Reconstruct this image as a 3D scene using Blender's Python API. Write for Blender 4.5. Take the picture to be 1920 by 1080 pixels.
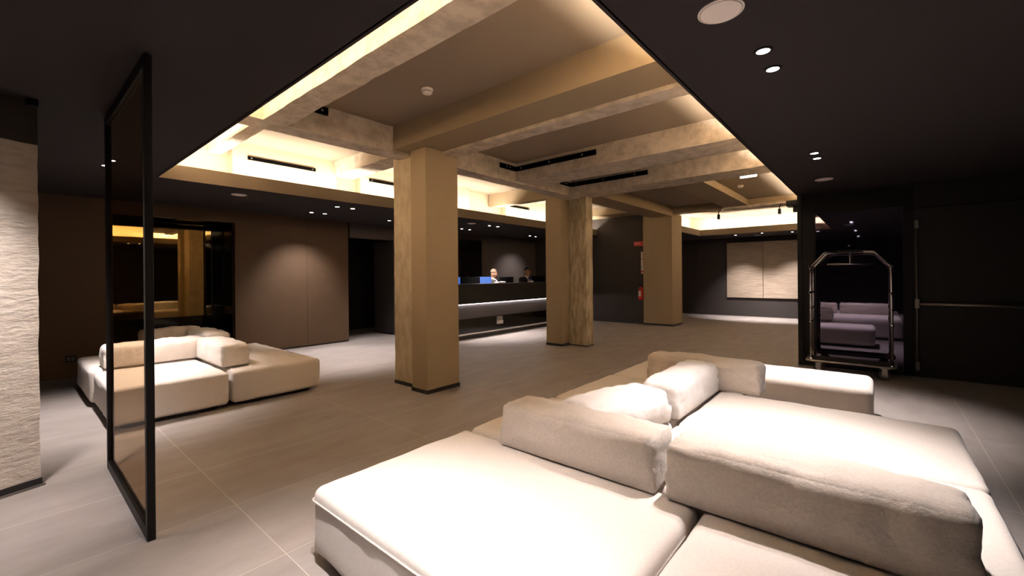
import bpy, bmesh, math, random
from mathutils import Vector, Matrix, noise

for o in list(bpy.data.objects): bpy.data.objects.remove(o)
SC = bpy.context.scene
COL = SC.collection

# ------------------------------------------------------------------ camera
YAW, PITCH, ROLL, FPX, PY, CAM_H = 0.70425, 0.00039, -0.00881, 806.285, 517.22, 1.5
fw = Vector((math.cos(YAW)*math.cos(PITCH), math.sin(YAW)*math.cos(PITCH), math.sin(PITCH)))
r0 = fw.cross(Vector((0, 0, 1))).normalized()
u0 = r0.cross(fw)
rr = r0*math.cos(ROLL) + u0*math.sin(ROLL)
uu = u0*math.cos(ROLL) - r0*math.sin(ROLL)
cam = bpy.data.cameras.new('camera')
cam.sensor_width = 36.0
cam.lens = FPX/1920*36
cam.shift_y = (PY-540)/1920
cam.clip_start = 0.05
cam_o = bpy.data.objects.new('camera', cam)
COL.objects.link(cam_o)
cam_o.matrix_world = Matrix(((rr.x, uu.x, -fw.x, 0), (rr.y, uu.y, -fw.y, 0), (rr.z, uu.z, -fw.z, CAM_H), (0, 0, 0, 1)))
SC.camera = cam_o

# ------------------------------------------------------------------ world, exposure
w = bpy.data.worlds.new('dim_air')
SC.world = w
w.use_nodes = True
w.node_tree.nodes['Background'].inputs[0].default_value = (0.9, 0.8, 0.75, 1)
w.node_tree.nodes['Background'].inputs[1].default_value = 0.0
vs = SC.view_settings
vs.view_transform = 'Standard'
vs.look = 'None'
vs.exposure = 2.72
vs.gamma = 1.0
vs.use_curve_mapping = False
try:
    SC.cycles.max_bounces = 10
    SC.cycles.diffuse_bounces = 6
    SC.cycles.sample_clamp_indirect = 6.0
    SC.cycles.caustics_reflective = False
    SC.cycles.caustics_refractive = False
except Exception:
    pass

LED_POWER = 44.0        # emission of the cove strips
SPOT_W = 53.0           # ceiling downlights, watts
WARM = (1.0, 0.89, 0.75)
NEUTRAL = (1.0, 0.905, 0.885)

# ------------------------------------------------------------------ materials
MATS = {}
def mat(name, col, rough=0.6, metal=0.0, spec=0.5, ior=None, bump=None, vary=None, emit=None, coat=0.0, sheen=0.0):
    """procedural principled material; bump=(scale, strength, detail, stretch); vary=(scale, dark colour, amount lo, hi, stretch)"""
    m = bpy.data.materials.new(name)
    m.use_nodes = True
    nt = m.node_tree
    b = nt.nodes['Principled BSDF']
    b.inputs['Base Color'].default_value = (*col, 1)
    b.inputs['Roughness'].default_value = rough
    b.inputs['Metallic'].default_value = metal
    b.inputs['Specular IOR Level'].default_value = spec
    if ior: b.inputs['IOR'].default_value = ior
    b.inputs['Coat Weight'].default_value = coat
    b.inputs['Sheen Weight'].default_value = sheen
    if emit:
        b.inputs['Emission Color'].default_value = (*emit[0], 1)
        b.inputs['Emission Strength'].default_value = emit[1]
    geo = nt.nodes.new('ShaderNodeNewGeometry')
    def coords(stretch):
        mp = nt.nodes.new('ShaderNodeMapping')
        mp.inputs['Scale'].default_value = stretch
        nt.links.new(geo.outputs['Position'], mp.inputs['Vector'])
        return mp.outputs['Vector']
    if vary:
        sc_, dark, lo, hi, st = vary
        n = nt.nodes.new('ShaderNodeTexNoise')
        n.inputs['Scale'].default_value = sc_
        n.inputs['Detail'].default_value = 6
        n.inputs['Roughness'].default_value = 0.62
        nt.links.new(coords(st), n.inputs['Vector'])
        rp = nt.nodes.new('ShaderNodeValToRGB')
        rp.color_ramp.elements[0].position = lo
        rp.color_ramp.elements[0].color = (*dark, 1)
        rp.color_ramp.elements[1].position = hi
        rp.color_ramp.elements[1].color = (*col, 1)
        nt.links.new(n.outputs['Fac'], rp.inputs['Fac'])
        nt.links.new(rp.outputs['Color'], b.inputs['Base Color'])
    if bump:
        sc_, strg, det, st = bump
        n = nt.nodes.new('ShaderNodeTexNoise')
        n.inputs['Scale'].default_value = sc_
        n.inputs['Detail'].default_value = det
        n.inputs['Roughness'].default_value = 0.65
        nt.links.new(coords(st), n.inputs['Vector'])
        bp = nt.nodes.new('ShaderNodeBump')
        bp.inputs['Strength'].default_value = strg
        bp.inputs['Distance'].default_value = 0.02
        nt.links.new(n.outputs['Fac'], bp.inputs['Height'])
        nt.links.new(bp.outputs['Normal'], b.inputs['Normal'])
    MATS[name] = m
    return m

O1 = (1, 1, 1)
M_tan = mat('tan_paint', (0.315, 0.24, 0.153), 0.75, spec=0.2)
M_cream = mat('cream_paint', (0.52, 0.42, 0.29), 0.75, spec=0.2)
M_lip = mat('dark_taupe_paint', (0.17, 0.132, 0.092), 0.75, spec=0.2)
M_slab = mat('taupe_ceiling_paint', (0.275, 0.214, 0.154), 0.8, spec=0.2)
M_dark = mat('dark_brown_ceiling_paint', (0.029, 0.0225, 0.0225), 0.8, spec=0.25)
M_brown = mat('brown_wall_panel', (0.094, 0.058, 0.034), 0.7, spec=0.2, vary=(3.0, (0.085, 0.052, 0.030), 0.3, 0.7, O1))
M_black = mat('black_wall_paint', (0.012, 0.010, 0.010), 0.6, spec=0.3)
M_blackwall = mat('charcoal_wall_panel', (0.040, 0.033, 0.031), 0.7, spec=0.25)
M_conc = mat('raw_concrete', (0.60, 0.52, 0.43), 0.9, spec=0.15, bump=(11, 1.0, 9, O1), vary=(7, (0.44, 0.37, 0.295), 0.38, 0.60, O1))
M_concv = mat('streaked_concrete', (0.47, 0.39, 0.28), 0.9, spec=0.15, bump=(16, 0.8, 8, (1, 1, .4)), vary=(13, (0.27, 0.215, 0.145), 0.38, 0.62, (1, 1, .22)))
M_concs = mat('skimmed_concrete', (0.47, 0.385, 0.275), 0.9, spec=0.15, bump=(14, 0.6, 8, O1), vary=(10, (0.37, 0.30, 0.205), 0.36, 0.60, (1, 1, .5)))
M_board = mat('board_marked_concrete', (0.60, 0.53, 0.45), 0.9, spec=0.15, bump=(24, 1.0, 9, (.5, .5, 1.3)), vary=(20, (0.47, 0.405, 0.34), 0.30, 0.55, (.4, .4, 1.5)))
M_fabric = mat('beige_woven_fabric', (0.66, 0.60, 0.545), 0.95, spec=0.1, sheen=0.25, bump=(240, 0.22, 3, O1), vary=(90, (0.61, 0.55, 0.497), 0.36, 0.62, O1))
M_fabric2 = mat('greige_cushion_fabric', (0.56, 0.492, 0.432), 0.95, spec=0.1, sheen=0.25, bump=(15, 0.6, 10, O1), vary=(80, (0.49, 0.43, 0.375), 0.36, 0.62, O1))
M_cream_fabric = mat('cream_cushion_fabric', (0.68, 0.62, 0.56), 0.95, spec=0.1, sheen=0.2, bump=(12, 0.6, 10, O1))
M_white = mat('white_cushion_fabric', (0.60, 0.565, 0.535), 0.95, spec=0.1, sheen=0.2, bump=(13, 0.6, 10, O1))
M_plinth = mat('black_plinth', (0.012, 0.011, 0.011), 0.5)
M_metalblack = mat('black_powder_coated_steel', (0.006, 0.005, 0.0045), 0.5, spec=0.18)
M_chrome = mat('polished_chrome', (0.52, 0.49, 0.47), 0.09, metal=1.0)
M_steel = mat('brushed_steel', (0.42, 0.38, 0.35), 0.38, metal=1.0)
M_barsteel = mat('dull_grey_bar_metal', (0.20, 0.175, 0.155), 0.45, metal=0.7)
M_rubber = mat('grey_rubber', (0.10, 0.095, 0.09), 0.7)
M_carpet = mat('black_deck_carpet', (0.012, 0.011, 0.012), 0.95)
M_plastic = mat('white_plastic', (0.72, 0.66, 0.60), 0.45)
M_grille = mat('white_speaker_grille', (0.78, 0.70, 0.66), 0.6)
M_slot = mat('black_diffuser_slot', (0.0025, 0.0022, 0.002), 0.9, spec=0.03)
M_red = mat('red_enamel', (0.45, 0.018, 0.014), 0.3)
M_paper = mat('white_paper', (0.75, 0.70, 0.64), 0.7)
M_skin = mat('skin', (0.52, 0.29, 0.18), 0.55)
M_hairg = mat('cropped_fair_hair', (0.50, 0.34, 0.235), 0.8)
M_hairb = mat('black_hair', (0.012, 0.010, 0.010), 0.6)
M_suit = mat('dark_suit_cloth', (0.030, 0.024, 0.026), 0.9)
M_shirt = mat('white_shirt_cloth', (0.78, 0.76, 0.76), 0.8)
M_screentint = mat('blue_screen_tint', (0.03, 0.03, 0.22), 0.8)  # flat blue standing for light from the screens
M_matte = mat('matte_black_plastic', (0.004, 0.004, 0.004), 0.9, spec=0.05)
M_screen = mat('blue_lit_screen', (0.02, 0.04, 0.1), 0.3, emit=((0.10, 0.24, 0.80), 0.10))
M_led = mat('warm_led_strip', (1, 0.9, 0.7), 0.5, emit=(WARM, LED_POWER))
M_led_left = mat('bright_warm_led_strip', (1, 0.9, 0.7), 0.5, emit=(WARM, LED_POWER*2.0))
M_led_right = mat('medium_warm_led_strip', (1, 0.9, 0.7), 0.5, emit=(WARM, LED_POWER*1.4))
M_led_far = mat('soft_warm_led_strip', (1, 0.9, 0.7), 0.5, emit=(WARM, LED_POWER*0.5))
M_ledw = mat('white_led_strip', (1, 0.95, 0.9), 0.5, emit=((1.0, 0.88, 0.86), 6.0))
M_lens = mat('lit_downlight_lens', (1, 1, 1), 0.4, emit=((1.0, 0.93, 0.88), 6.0))
M_exit = mat('lit_white_sign_face', (1, 1, 1), 0.4, emit=((1.0, 0.97, 0.9), 3.0))
M_desk = mat('black_desk_laminate', (0.014, 0.012, 0.012), 0.38, spec=0.4)
M_deskmid = mat('charcoal_desk_panel', (0.095, 0.084, 0.088), 0.6)
M_gloss = mat('black_glossy_panel', (0.006, 0.005, 0.005), 0.06, spec=0.5, ior=1.5)
M_smoke = mat('smoked_mirror_glass', (0.004, 0.0035, 0.005), 0.02, spec=1.0, ior=1.75)
M_smoke.node_tree.nodes['Principled BSDF'].inputs['Specular Tint'].default_value = (0.86, 0.74, 1.0, 1)
M_bronze = mat('bronze_mirror', (0.37, 0.275, 0.125), 0.015, metal=1.0)
M_alu = mat('brushed_aluminium_line', (0.75, 0.72, 0.70), 0.35, metal=0.6)
M_art = mat('pale_wood_relief', (0.40, 0.32, 0.25), 0.7, spec=0.2, vary=(4, (0.30, 0.235, 0.18), 0.35, 0.65, (1, .6, 7)), bump=(6, 0.6, 5, (1, .5, 7)))

# tinted see-through glass for the partition
def glass_mat():
    m = bpy.data.materials.new('bronze_tinted_glass')
    m.use_nodes = True
    nt = m.node_tree
    for n in list(nt.nodes): nt.nodes.remove(n)
    out = nt.nodes.new('ShaderNodeOutputMaterial')
    tr = nt.nodes.new('ShaderNodeBsdfTransparent'); tr.inputs[0].default_value = (0.74, 0.66, 0.56, 1)
    gl = nt.nodes.new('ShaderNodeBsdfGlossy'); gl.inputs[0].default_value = (0.9, 0.85, 0.8, 1); gl.inputs['Roughness'].default_value = 0.01
    fr = nt.nodes.new('ShaderNodeFresnel'); fr.inputs[0].default_value = 1.35
    mx = nt.nodes.new('ShaderNodeMixShader')
    ge = nt.nodes.new('ShaderNodeNewGeometry')
    m1 = nt.nodes.new('ShaderNodeMath'); m1.operation = 'SUBTRACT'; m1.inputs[0].default_value = 1.0
    m2 = nt.nodes.new('ShaderNodeMath'); m2.operation = 'MULTIPLY'
    m3 = nt.nodes.new('ShaderNodeMath'); m3.operation = 'MULTIPLY'; m3.inputs[1].default_value = 0.25
    nt.links.new(ge.outputs['Backfacing'], m1.inputs[1]); nt.links.new(fr.outputs[0], m2.inputs[0]); nt.links.new(m1.outputs[0], m2.inputs[1]); nt.links.new(m2.outputs[0], m3.inputs[0])
    nt.links.new(m3.outputs[0], mx.inputs[0]); nt.links.new(tr.outputs[0], mx.inputs[1]); nt.links.new(gl.outputs[0], mx.inputs[2])
    nt.links.new(mx.outputs[0], out.inputs[0])
    return m
M_glass = glass_mat()

# large-format stone tile floor
def floor_mat():
    m = bpy.data.materials.new('large_grey_brown_stone_tiles')
    m.use_nodes = True
    nt = m.node_tree
    b = nt.nodes['Principled BSDF']
    geo = nt.nodes.new('ShaderNodeNewGeometry')
    sx = nt.nodes.new('ShaderNodeSeparateXYZ')
    nt.links.new(geo.outputs['Position'], sx.inputs[0])
    def M(op, a, bb=None):
        n = nt.nodes.new('ShaderNodeMath'); n.operation = op
        for i, v in enumerate((a, bb)):
            if v is None: continue
            if isinstance(v, (int, float)): n.inputs[i].default_value = v
            else: nt.links.new(v, n.inputs[i])
        return n.outputs[0]
    def line(c, off, period, half):
        t = M('DIVIDE', M('SUBTRACT', c, off), period)
        f = M('FRACT', M('ADD', t, 100.5))
        d = M('ABSOLUTE', M('SUBTRACT', f, 0.5))
        return M('LESS_THAN', d, half/period), M('FLOOR', M('ADD', t, 100.0))
    lx, ix = line(sx.outputs['X'], 0.98, 1.547, 0.002)
    ly, iy = line(sx.outputs['Y'], -0.678, 0.785, 0.002)
    g = M('MAXIMUM', lx, ly)
    cell = M('ADD', M('MULTIPLY', ix, 7.31), M('MULTIPLY', iy, 3.17))
    wn = nt.nodes.new('ShaderNodeTexWhiteNoise'); wn.noise_dimensions = '1D'
    nt.links.new(cell, wn.inputs['W'])
    mp = nt.nodes.new('ShaderNodeMapping'); mp.inputs['Scale'].default_value = (0.55, 1.7, 1)
    nt.links.new(geo.outputs['Position'], mp.inputs['Vector'])
    n1 = nt.nodes.new('ShaderNodeTexNoise'); n1.noise_dimensions = '4D'; n1.inputs['Scale'].default_value = 2.6; n1.inputs['Detail'].default_value = 8; n1.inputs['Roughness'].default_value = 0.65
    nt.links.new(mp.outputs[0], n1.inputs['Vector'])
    nt.links.new(M('MULTIPLY', wn.outputs['Value'], 6.0), n1.inputs['W'])
    rp = nt.nodes.new('ShaderNodeValToRGB')
    rp.color_ramp.elements[0].position = 0.32; rp.color_ramp.elements[0].color = (0.226, 0.195, 0.177, 1)
    rp.color_ramp.elements[1].position = 0.70; rp.color_ramp.elements[1].color = (0.305, 0.271, 0.252, 1)
    nt.links.new(n1.outputs['Fac'], rp.inputs['Fac'])
    mix = nt.nodes.new('ShaderNodeMix'); mix.data_type = 'RGBA'
    mix.inputs['B'].default_value = (0.47, 0.41, 0.36, 1)
    nt.links.new(g, mix.inputs['Factor']); nt.links.new(rp.outputs['Color'], mix.inputs['A'])
    nt.links.new(mix.outputs['Result'], b.inputs['Base Color'])
    b.inputs['Roughness'].default_value = 0.52
    b.inputs['Specular IOR Level'].default_value = 0.4
    n2 = nt.nodes.new('ShaderNodeTexNoise'); n2.inputs['Scale'].default_value = 40; n2.inputs['Detail'].default_value = 5
    nt.links.new(geo.outputs['Position'], n2.inputs['Vector'])
    bp = nt.nodes.new('ShaderNodeBump'); bp.inputs['Strength'].default_value = 0.10; bp.inputs['Distance'].default_value = 0.01
    nt.links.new(n2.outputs['Fac'], bp.inputs['Height']); nt.links.new(bp.outputs['Normal'], b.inputs['Normal'])
    return m
M_floor = floor_mat()

# ------------------------------------------------------------------ mesh helpers
class MB:
    def __init__(self): self.bm = bmesh.new()
    def box(self, x0, y0, z0, x1, y1, z1, bev=0.0):
        t = bmesh.new()
        bmesh.ops.create_cube(t, size=1)
        for v in t.verts:
            v.co = Vector(((x0+x1)/2+v.co.x*(x1-x0), (y0+y1)/2+v.co.y*(y1-y0), (z0+z1)/2+v.co.z*(z1-z0)))
        if bev: bmesh.ops.bevel(t, geom=list(t.edges), offset=bev, segments=2, profile=0.6, affect='EDGES')
        self.merge(t); return self
    def merge(self, t):
        me = bpy.data.meshes.new('tmp'); t.to_mesh(me); t.free()
        self.bm.from_mesh(me); bpy.data.meshes.remove(me)
    def tube(self, pts, r, seg=10, closed=False):
        pts = [Vector(p) for p in pts]
        n = len(pts); rings = []
        rad = r if isinstance(r, (list, tuple)) else [r]*n
        prev = None
        for i, p in enumerate(pts):
            if closed: d = (pts[(i+1) % n]-pts[i-1])
            elif i == 0: d = pts[1]-p
            elif i == n-1: d = p-pts[i-1]
            else: d = (pts[i+1]-p).normalized()+(p-pts[i-1]).normalized()
            d.normalize()
            if prev is None:
                a = d.cross(Vector((0, 0, 1)))
                if a.length < 1e-3: a = d.cross(Vector((1, 0, 0)))
            else: a = prev-d*prev.dot(d)
            a.normalize(); prev = a
            b = d.cross(a)
            rings.append([self.bm.verts.new(p+(a*math.cos(2*math.pi*k/seg)+b*math.sin(2*math.pi*k/seg))*rad[i]) for k in range(seg)])
        m = n if closed else n-1
        for i in range(m):
            A, B = rings[i], rings[(i+1) % n]
            for k in range(seg): self.bm.faces.new((A[k], A[(k+1) % seg], B[(k+1) % seg], B[k]))
        if not closed:
            self.bm.faces.new(rings[0][::-1]); self.bm.faces.new(rings[-1])
        return self
    def lathe(self, c, prof, axis=(0, 0, 1), seg=32, loop=False):
        c = Vector(c); ax = Vector(axis).normalized()
        a = ax.cross(Vector((1, 0, 0)))
        if a.length < 1e-3: a = ax.cross(Vector((0, 1, 0)))
        a.normalize(); b = ax.cross(a); rings = []
        for (r, h) in prof:
            r = max(r, 1e-5)
            rings.append([self.bm.verts.new(c+ax*h+(a*math.cos(2*math.pi*k/seg)+b*math.sin(2*math.pi*k/seg))*r) for k in range(seg)])
        if loop: rings.append(rings[0])
        for A, B in zip(rings, rings[1:]):
            for k in range(seg): self.bm.faces.new((A[k], A[(k+1) % seg], B[(k+1) % seg], B[k]))
        if not loop:
            self.bm.faces.new(rings[0][::-1]); self.bm.faces.new(rings[-1])
        return self
    def poly(self, pts, z0, z1):
        """extruded polygon in plan"""
        lo = [self.bm.verts.new((x, y, z0)) for x, y in pts]; hi = [self.bm.verts.new((x, y, z1)) for x, y in pts]
        n = len(pts)
        self.bm.faces.new(lo[::-1]); self.bm.faces.new(hi)
        for i in range(n): self.bm.faces.new((lo[i], lo[(i+1) % n], hi[(i+1) % n], hi[i]))
        return self
    def build(self, name, m, parent=None, smooth=False, rough=None):
        bm = self.bm
        if rough:
            amp, fr, cut = rough
            bmesh.ops.subdivide_edges(bm, edges=[e for e in bm.edges if e.calc_length() > cut*2], cuts=3, use_grid_fill=True)
            for _ in range(3):
                L = [e for e in bm.edges if e.calc_length() > cut]
                if not L: break
                bmesh.ops.subdivide_edges(bm, edges=L, cuts=1, use_grid_fill=True)
            for v in bm.verts:
                nv = noise.noise_vector(v.co*fr)+0.5*noise.noise_vector(v.co*fr*2.7)
                v.co += nv*amp
        bmesh.ops.recalc_face_normals(bm, faces=bm.faces)
        me = bpy.data.meshes.new(name)
        bm.to_mesh(me); bm.free()
        if smooth:
            for p in me.polygons: p.use_smooth = True
        me.materials.append(m)
        o = bpy.data.objects.new(name, me)
        COL.objects.link(o)
        if parent is not None:
            o.parent = parent
            off = Vector(parent.location) if parent.parent is None else Vector(parent.get('_base', (0, 0, 0)))
            me.transform(Matrix.Translation(-off))
            o['_base'] = tuple(off)
        return o

def tag(o, label, cat, group=None, kind=None):
    o['label'] = label; o['category'] = cat
    if group: o['group'] = group
    if kind: o['kind'] = kind
    return o
def thing(name, loc, label, cat, group=None, kind=None):
    o = bpy.data.objects.new(name, None); COL.objects.link(o)
    o.location = loc; o.empty_display_size = 0.1
    return tag(o, label, cat, group, kind)
def rebase(o, loc):
    o.data.transform(Matrix.Translation(-Vector(loc))); o.location = loc; return o
def struct(name, mb, m, label, cat, **k):
    return tag(mb.build(name, m, None, **k), label, cat, kind='structure')

def soft_bm(size, r, crown=0.0, seg=0.05, seed=0, wr=0.004, sag=0.0, wrinkle_end=0.0, puff=0.0, flat=1.0):
    """rounded upholstered block centred in plan, bottom at 0"""
    lx, ly, lz = size
    bm = bmesh.new()
    nx, ny, nz = (max(4, int(round(s/seg))) for s in size)
    def axis(L, n):
        # denser towards the rounded ends
        inner = [(-L/2+r)+(L-2*r)*i/max(1, n) for i in range(n+1)]
        e = [(-L/2+r*(1-math.cos(a))) for a in (0, .4, .8, 1.2)]
        return e+inner+[-q for q in reversed(e)]
    X, Y, Z = axis(lx, nx), axis(ly, ny), axis(lz, nz)
    vd = {}
    def gv(i, j, k):
        key = (i, j, k)
        if key not in vd:
            p = Vector((X[i], Y[j], Z[k]))
            vd[key] = bm.verts.new(p)
        return vd[key]
    a, b, c = len(X)-1, len(Y)-1, len(Z)-1
    for i in range(a):
        for j in range(b):
            bm.faces.new((gv(i, j, 0), gv(i, j+1, 0), gv(i+1, j+1, 0), gv(i+1, j, 0)))
            bm.faces.new((gv(i, j, c), gv(i+1, j, c), gv(i+1, j+1, c), gv(i, j+1, c)))
    for i in range(a):
        for k in range(c):
            bm.faces.new((gv(i, 0, k), gv(i+1, 0, k), gv(i+1, 0, k+1), gv(i, 0, k+1)))
            bm.faces.new((gv(i, b, k), gv(i, b, k+1), gv(i+1, b, k+1), gv(i+1, b, k)))
    for j in range(b):
        for k in range(c):
            bm.faces.new((gv(0, j, k), gv(0, j, k+1), gv(0, j+1, k+1), gv(0, j+1, k)))
            bm.faces.new((gv(a, j, k), gv(a, j+1, k), gv(a, j+1, k+1), gv(a, j, k+1)))
    so = Vector((seed*7.3, seed*3.1, seed*5.7))
    for v in bm.verts:
        p = v.co
        u, vv, ww = p.x/(lx/2), p.y/(ly/2), p.z/(lz/2)
        re = r*flat if p.z < 0 else r
        q = Vector((max(-lx/2+re, min(lx/2-re, p.x)), max(-ly/2+re, min(ly/2-re, p.y)), max(-lz/2+re, min(lz/2-re, p.z))))
        d = p-q
        if d.length > 1e-6: p = q+d.normalized()*min(re, max(abs(d.x), abs(d.y), abs(d.z)))
        f = (1-u*u)*(1-vv*vv)
        if p.z > 0: p.z += crown*f
        if puff:
            p.y += math.copysign(puff, p.y)*(1-u*u)*(1-ww*ww)
            p.z += puff*0.5*(1-u*u)*(1-vv*vv)*(1 if p.z > 0 else 0)
        n1 = noise.noise(p*5+so); n2 = noise.noise(p*13+so*2)
        dirn = Vector((u**3, vv**3, ww**3))
        if dirn.length > 0.01: dirn.normalize()
        amt = wr*(n1+0.5*n2)
        if wrinkle_end:
            # gathered fabric towards the two ends along x
            e = max(0.0, (abs(u)-0.72)/0.28)
            if abs(u) > 0.97: e *= 0.25
            amt += wrinkle_end*e*noise.noise(Vector((p.x*5, p.y*22, p.z*30))+so)
            amt += wrinkle_end*(0.8*noise.noise(Vector((p.x*9, p.y*4, p.z*3))+so)+0.45*noise.noise(Vector((p.x*21, p.y*6, p.z*5))+so))*(1-e)
        if ww < -0.3 and wrinkle_end: amt *= max(0.0, (ww+1)/0.7)*0.8
        p = p+dirn*amt
        if sag: p.z -= sag*(1-(2*abs(p.x)/lx)**2)*(1 if ww > .5 else 0)
        v.co = p+Vector((0, 0, lz/2))
    return bm
def soft(name, size, r, m, parent, loc, rot=(0, 0, 0), **k):
    bm = soft_bm(size, r, **k)
    mw = Matrix.Translation(Vector(loc)) @ (Matrix.Rotation(rot[2], 4, 'Z') @ Matrix.Rotation(rot[1], 4, 'Y') @ Matrix.Rotation(rot[0], 4, 'X'))
    bmesh.ops.transform(bm, matrix=mw, verts=bm.verts)
    mb = MB(); mb.bm.free(); mb.bm = bm
    return mb.build(name, m, parent, smooth=True)

# ------------------------------------------------------------------ setting: floor, walls, low ceiling
H, LIPZ = 2.80, 3.00
struct('floor', MB().box(-4.2, -4.2, -0.1, 17.6, 12.6, 0), M_floor, 'grey-brown large-format stone tile floor with pale grout lines', 'floor')
struct('wall_back', MB().box(-4.2, -4.2, 0, -4.0, 12.6, 4.0), M_blackwall, 'dark wall behind the viewpoint', 'wall')
struct('wall_near', MB().box(-4.2, -4.2, 0, 8.5, -4.0, 4.0), M_blackwall, 'dark wall along the near side of the lounge', 'wall')
struct('wall_far', MB().box(17.0, -4.0, 0, 17.2, 12.6, 4.0), M_blackwall, 'black far wall behind the pale wood panels', 'wall')
# brown panelled wall on the left with the mirror recess, and the corridor opening
struct('wall_left', MB().box(-4.0, 9.46, 0, 1.12, 9.6, H).box(1.12, 9.46, 2.58, 2.87, 9.6, H), M_brown, 'unlit brown wall left of the mirror recess', 'wall')
struct('wall_panel', MB().box(2.87, 9.46, 0.035, 4.245, 9.64, H).box(4.25, 9.46, 0.035, 5.205, 9.64, H), M_brown, 'brown panelled wall with a soft pool of light', 'wall')
struct('baseboard_left', MB().box(-4.0, 9.475, 0, 1.12, 9.6, 0.06).box(2.88, 9.475, 0, 5.2, 9.6, 0.035), M_plinth, 'black shadow-gap skirting under the brown wall', 'baseboard')
struct('wall_recess', MB().box(1.02, 9.6, 0, 1.12, 10.62, 2.72).box(2.87, 9.64, 0, 2.97, 10.62, 2.72).box(1.02, 10.55, 0, 2.97, 10.65, 2.72).box(1.02, 9.6, 2.62, 2.97, 10.62, 2.72), M_gloss, 'glossy black lining of the mirror recess', 'wall')
struct('wall_corridor', MB().box(5.205, 9.64, 0, 5.3, 11.6, H).box(5.2, 11.5, 0, 8.0, 11.6, H), M_black, 'black corridor wall beyond the brown panels', 'wall')
struct('wall_corridor_side', MB().box(6.5, 9.56, 0.03, 6.6, 10.45, 2.45), M_blackwall, 'black wall return at the corridor mouth', 'wall')
struct('wall_reception', MB().box(6.6, 9.56, 0, 12.7, 9.66, H).box(5.3, 9.56, 2.45, 6.6, 9.66, H), mat('grey_brown_reception_wall', (0.085, 0.068, 0.062), 0.7, spec=0.25), 'dark grey-brown wall behind the reception desk', 'wall')
struct('wall_divider', MB().box(12.6, 5.36, 0, 12.75, 9.6, 3.40), M_blackwall, 'charcoal cross wall at the right end of the reception desk', 'wall')
struct('baseboard_divider', MB().box(12.585, 5.5, 0, 12.6, 9.5, 0.05), M_plinth, 'thin black skirting along the charcoal cross wall', 'baseboard')

# low dark ceiling with its raised opening
OX0, OX1, OX2, OY0, OY1, OY2 = 1.265, 12.6, 15.30, 1.02, 4.58, 7.00
T = 0.08
low = MB()
low.box(-4.0, -4.0, H, OX0-.02, 12.6, H+T)
low.box(OX0-.02, -4.0, H, 17.0, OY0-.02, H+T)
low.box(OX0-.02, OY2+.02, H, OX1+.12, 12.6, H+T)
low.box(OX2+.02, OY0-.02, H, 17.0, 12.6, H+T)
low.box(OX1+.12, OY1+.02, H, OX2+.02, 12.6, H+T)
low.box(OX0-.03, OY0-.03, H, OX0, OY2+.03, H+.006).box(OX0, OY2, H, OX1+.1, OY2+.03, H+.006).box(OX0, OY0-.03, H, OX2+.03, OY0, H+.006).box(OX2, OY0, H, OX2+.03, OY1+.03, H+.006).box(OX1+.1, OY1, H, OX2, OY1+.03, H+.006)
struct('ceiling', low, M_dark, 'low dark brown ceiling around the raised opening', 'ceiling')
lip = MB()
q = 0.025
lip.box(OX0-q, OY0-q, H+.0065, OX0, OY2+q, LIPZ)
lip.box(OX0, OY2, H+.0065, OX1+.1, OY2+q, LIPZ)
lip.box(OX0, OY0-q, H+.0065, OX2+q, OY0, LIPZ)
lip.box(OX2, OY0, H+.0065, OX2+q, OY1+q, LIPZ)
lip.box(OX1+.1, OY1, H+.0065, OX2, OY1+q, LIPZ)
struct('trim_1', lip, M_lip, 'dark tan upstand edging the ceiling opening', 'trim')
SL1, SL2 = 3.46, 3.57
CW = 0.38
struct('ceiling_upper', MB().box(OX0-CW, OY0-CW, SL1, OX2+CW, 5.0, SL1+.1).box(OX0-CW, 5.0, SL2, 12.7, 8.0, SL2+.1), M_slab, 'raised taupe ceiling between the concrete beams', 'ceiling')
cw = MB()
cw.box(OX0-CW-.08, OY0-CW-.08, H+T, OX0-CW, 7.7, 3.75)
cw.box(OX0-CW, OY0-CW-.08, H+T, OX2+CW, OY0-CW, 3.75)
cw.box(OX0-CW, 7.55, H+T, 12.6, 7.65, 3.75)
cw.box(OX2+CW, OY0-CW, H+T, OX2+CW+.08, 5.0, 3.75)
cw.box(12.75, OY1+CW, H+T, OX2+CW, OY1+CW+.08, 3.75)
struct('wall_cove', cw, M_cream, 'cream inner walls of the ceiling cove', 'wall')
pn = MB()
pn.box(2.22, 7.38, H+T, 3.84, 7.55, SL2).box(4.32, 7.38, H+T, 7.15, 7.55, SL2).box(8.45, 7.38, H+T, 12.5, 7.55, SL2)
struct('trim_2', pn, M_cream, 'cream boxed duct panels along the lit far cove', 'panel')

# ------------------------------------------------------------------ beams and columns
RG = (0.006, 5.0, 0.14)
def beam(name, m, label, *b, rough=None):
    mb = MB().box(*b)
    return struct(name, mb, m, label, 'beam', rough=rough)
beam('concrete_beam', M_conc, 'rough concrete beam nearest the left cove, running away from view', 1.72, OY0-CW, 3.13, 1.97, 4.85, SL1, rough=RG)
beam('concrete_beam', M_conc, 'short rough concrete beam end in the left corner glare', 1.93, 5.08, 3.36, 2.10, 7.5, SL2, rough=RG)
beam('concrete_beam', M_conc, 'long rough concrete cross beam resting on the two middle columns', OX0-CW, 4.80, 3.13, 8.1, 5.10, SL1+.1, rough=RG)
beam('concrete_beam', M_conc, 'short rough concrete beam left of the front column, meeting the lit cove', 3.82, 5.08, 3.33, 4.20, 7.5, SL2, rough=RG)
beam('tan_beam', M_tan, 'broad tan-clad beam above the front column', 3.28, OY0-CW, 3.16, 3.80, 4.83, SL1)
beam('concrete_beam', M_conc, 'thin rough concrete strip beam beside the broad tan beam', 3.76, OY0-CW, 3.12, 3.98, 4.83, SL1, rough=RG)
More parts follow.
